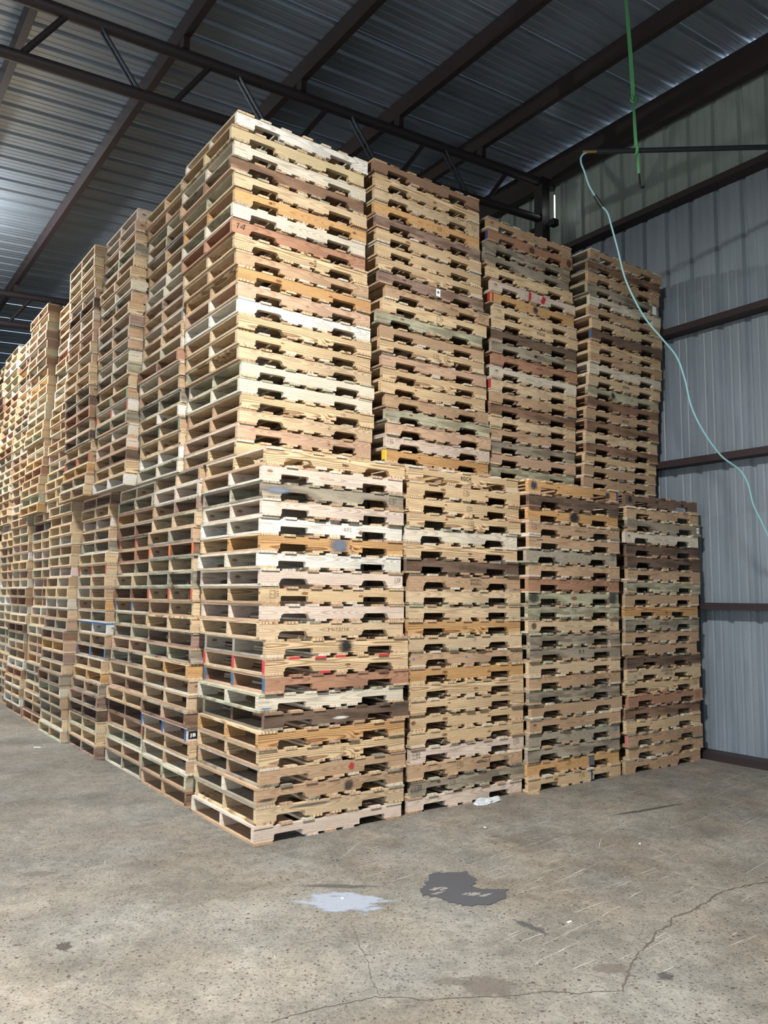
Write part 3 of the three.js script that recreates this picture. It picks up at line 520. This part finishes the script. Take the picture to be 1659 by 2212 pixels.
ends('LA12', 0xb8343c); ends('LA13', 0x2f5a7c); ends('UC13', 0xb02c3c); ends('UC1', 0x2c3e6a); ends('UD7', 0x3a566c); ends('LD19', 0xb06a66); ends('UB21', 0xd8b93c); ends('UC6', 0xa03028);
{ const st = (k) => 'L2' + k; ends(st(17), 0x2f5a92); const b = mark(st(17), 'badge', std(0x17161a), 0.045, 0.5, 0.075, 0.06); text(st(17), 'JB', 0.045, 0.5, 0.036, { hex: '#f2f0ea' }).position.z = F.z + 0.0006; }
for (const [st, k, hex] of [['L2', 5, 0xcf6a30], ['L2', 8, 0xb44a30], ['L3', 9, 0x3f6a9a], ['L4', 13, 0x3f6aa0], ['L4', 6, 0xb03a3a], ['U3', 15, 0x4a7a58], ['U3', 16, 0xc04a34], ['U4', 19, 0xb52a34], ['U2', 18, 0x5a7a62], ['L3', 4, 0xb03a3a], ['U2', 10, 0x4a5a68]]) ends(st + k, hex);
// paper: tags and labels
const mPaper = std(0xeeeeea, { roughness: 0.6 });
const tagBox = new THREE.BoxGeometry(1, 1, 0.0008);
function paper(id, u, v, w, h, print) { const p = made[id]; const m = part('paper_tag', tagBox, mPaper, p.str[0], [u * LEN, v * SH, F.z]); m.scale.set(w, h, 1); if (print) { const q = part('print', new THREE.PlaneGeometry(0.5, 0.3), std(0x51627a), m, [0, 0.06, 0.0006]); } }
paper('UB8', 0.545, 0.5, 0.048, 0.07, true); paper('UD3', 0.935, 0.5, 0.07, 0.1, false); paper('LD2', 0.965, 0.5, 0.035, 0.06, true);
{ const p = made.LC20, m = part('mending_plate', new THREE.BoxGeometry(0.075, SH * 0.96, 0.0015), std(0x8f9498, { metalness: 0.7, roughness: 0.4 }), p.str[0], [0.68 * LEN, SH / 2, F.z]); for (let i = 0; i < 4; i++) for (let j = 0; j < 4; j++) part('tooth_hole', new THREE.CircleGeometry(0.005, 8), std(0x2b2c2e), m, [-0.027 + i * 0.018, -0.03 + j * 0.02, 0.0009]); }
// blue-painted board and red edge boards
made.L411 && made.L411.root.children.forEach((c, i) => { if (c.name === 'deck_board' && i === 3) c.material = std(0x2f6aa6); });
made.LA12.root.children.forEach((c, i) => { if (c.name === 'deck_board' && [4, 5, 6, 8, 11].includes(i)) part('painted_end', new THREE.BoxGeometry(0.088, 0.0155, 0.001), std(0xb8343c), c, [0, 0.008, DEP / 2 + 0.0006]); });

// ------------------------------------------------------------------ boom arm with strap and hose
{
  const b = thing('boom_arm', 'thin black pipe arm reaching out from the metal wall, slung on a strap', 'pipe', [0, 0, 0]);
  part('pipe', rod([2.87, 5.53, 0.527], [5.2, 5.645, 2.206], 0.022, 12), std(0x23282a, { roughness: 0.4, metalness: 0.3 }), b);
  part('fitting', rod([2.775, 5.525, 0.459], [2.9, 5.531, 0.549], 0.014, 10), std(0x8a7448, { metalness: 0.7, roughness: 0.4 }), b);
  part('wall_plate', boxAt(5.19, XW, 5.56, 5.74, 2.1, 2.31), mSteel, b);
  const g = std(0x4f8f5c, { roughness: 0.8, ...dbl });
  const s = thing('ratchet_strap', 'green ratchet strap hanging from the roof, tied round the pipe arm', 'strap', [0, 0, 0]);
  const band = (pts, w) => { const gs = []; const c = new THREE.CatmullRomCurve3(pts.map(p => V(...p))); const n = 40, pos = [], idx = []; for (let i = 0; i <= n; i++) { const p = c.getPoint(i / n), tw = i / n * 1.1 - 0.5, dx = Math.cos(tw + 0.62) * w / 2, dz = Math.sin(tw + 0.62) * w / 2; pos.push(p.x - dx, p.y, p.z - dz, p.x + dx, p.y, p.z + dz); } for (let i = 0; i < n; i++) { const a = 2 * i; idx.push(a, a + 1, a + 2, a + 1, a + 3, a + 2); } const q = new THREE.BufferGeometry(); q.setAttribute('position', new THREE.Float32BufferAttribute(pos, 3)); q.setAttribute('uv', new THREE.Float32BufferAttribute(new Array(pos.length / 3 * 2).fill(0), 2)); q.setIndex(idx); q.computeVertexNormals(); return q; };
  part('webbing', band([[3.095, roofY(3.1) - 0.005, 0.69], [3.108, 6.978, 0.7], [3.13, 6.5, 0.715], [3.145, 6.024, 0.726]], 0.034), g, s);
  part('knot', new THREE.TorusKnotGeometry(0.02, 0.011, 40, 6, 2, 3), g, s, [3.147, 6.02, 0.727]);
  part('tail', band([[3.147, 6.02, 0.727], [3.18, 6.035, 0.75], [3.2, 6.03, 0.765], [3.19, 6.01, 0.76]], 0.02), g, s);
  part('webbing', band([[3.145, 6.02, 0.726], [3.15, 5.8, 0.73], [3.157, 5.56, 0.735]], 0.028), g, s);
  part('wrap', new THREE.TorusGeometry(0.031, 0.014, 8, 20), g, s, [3.157, 5.545, 0.735], [0, Math.PI / 2 - 0.62, 0]);
  part('webbing', band([[3.158, 5.52, 0.755], [3.165, 5.42, 0.745], [3.172, 5.31, 0.746]], 0.02), g, s);
  part('hook', tube([[3.172, 5.33, 0.746], [3.176, 5.27, 0.749], [3.18, 5.215, 0.752], [3.195, 5.2, 0.763], [3.207, 5.215, 0.771]], 0.009, 30, 8), std(0x16171a, { roughness: 0.4, metalness: 0.5 }), s);
  const h = thing('air_hose', 'pale cyan hose drooping from the end of the pipe arm', 'hose', [0, 0, 0]);
  part('hose', tube([[2.85, 5.53, 0.51], [2.8, 5.52, 0.48], [2.77, 5.49, 0.45], [2.76, 5.43, 0.45], [2.78, 5.34, 0.47], [2.81, 5.22, 0.49], [2.86, 5.11, 0.52], [2.9, 5.03, 0.55], [2.94, 4.97, 0.58], [2.97, 4.84, 0.6], [3.01, 4.63, 0.63], [3.06, 4.38, 0.66], [3.13, 4.15, 0.72], [3.21, 3.99, 0.77], [3.31, 3.84, 0.84], [3.41, 3.68, 0.91], [3.46, 3.48, 0.95], [3.5, 3.24, 0.98], [3.58, 3.02, 1.04], [3.7, 2.82, 1.12], [3.82, 2.7, 1.21], [3.86, 2.59, 1.25], [3.9, 2.41, 1.27], [3.95, 2.26, 1.31], [4.06, 1.9, 1.4], [4.2, 1.3, 1.5], [4.3, 0.6, 1.6], [4.36, 0.15, 1.7], [4.5, 0.012, 1.9], [4.75, 0.012, 2.1]], 0.0085, 260, 8), std(0x739ca0, { roughness: 0.45 }), h);
  part('coupling', rod([2.855, 5.12, 0.518], [2.905, 5.02, 0.555], 0.017, 10), std(0x15181a, { roughness: 0.5 }), h);
}
// upright tube lamp by the column
{
  const t = thing('tube_lamp', 'white upright tube lamp between black end holders beside the column', 'lamp', [5.03, 0, -1.885]);
  const em = new THREE.MeshStandardMaterial({ color: 0xffffff, emissive: 0xffffff, emissiveIntensity: 2.2 });
  part('tube', rod([0, 6.5, 0], [0, 6.83, 0], 0.008, 12), em, t);
  part('top_holder', new THREE.SphereGeometry(0.045, 16, 12), std(0x121214), t, [-0.02, 6.93, -0.02]);
  part('cord', rod([0, 6.83, 0], [0, 6.93, 0], 0.003), std(0x121214), t);
  part('bottom_holder', boxAt(-0.06, 0.03, 6.41, 6.49, -0.05, 0.04), std(0x121214), t);
  part('bracket', rod([-0.14, 6.4, -0.3], [0, 6.46, 0], 0.03), std(0x1c1a1b), t);
  const p = new THREE.PointLight(0xffffff, 0.03); p.position.set(-0.03, 6.66, 0.03); t.add(p);
}
// litter on the floor
{
  const wrap = thing('plastic_wrap', 'crumpled clear white plastic wrap at the foot of the second stack', 'wrap', [1.98, 0, 0.06]);
  const g = new THREE.IcosahedronGeometry(0.07, 3), p = g.attributes.position; for (let i = 0; i < p.count; i++) { const k = 0.55 + 1.0 * vnoise(p.getX(i) * 40 + 9, p.getZ(i) * 40 + p.getY(i) * 33, 77); p.setXYZ(i, p.getX(i) * k * 1.6, Math.max(0, p.getY(i) * (k - 0.5) * 0.7 + 0.006), p.getZ(i) * k * 0.5); } g.computeVertexNormals();
  part('film', g, std(0xb4b8ba, { roughness: 0.25 }), wrap);
  const sp = thing('wood_splinter', 'flat wood splinter lying by the gap between two stacks', 'splinter', [2.5, 0, 0.06]); const s = boxAt(-0.05, 0.05, 0, 0.012, -0.012, 0.012); s.rotateY(-0.5); part('sliver', s, wood('T', 3), sp);
  const bits = [[-0.42, -4.2, 0.07, 0.02], [-0.05, 1.1, 0.012, 0.01], [0.72, 2.0, 0.03, 0.012], [2.1, 1.4, 0.02, 0.01], [4.9, 0.8, 0.02, 0.02], [1.5, 0.55, 0.015, 0.012], [1.2, 3.0, 0.03, 0.015]];
  bits.forEach(([x, z, l, w]) => { const b = boxAt(-l / 2, l / 2, 0, 0.003, -w / 2, w / 2); b.rotateY(rr(-0.6, 0.6)); const m = shade(new THREE.Mesh(b, mPaper)); m.name = numbered('paper_scrap'); m.position.set(x, 0.001, z); scene.add(m); tag(m, 'small white scrap lying on the concrete floor', 'scrap', 'white scraps on the floor'); });
}
renderer.render(scene, camera);
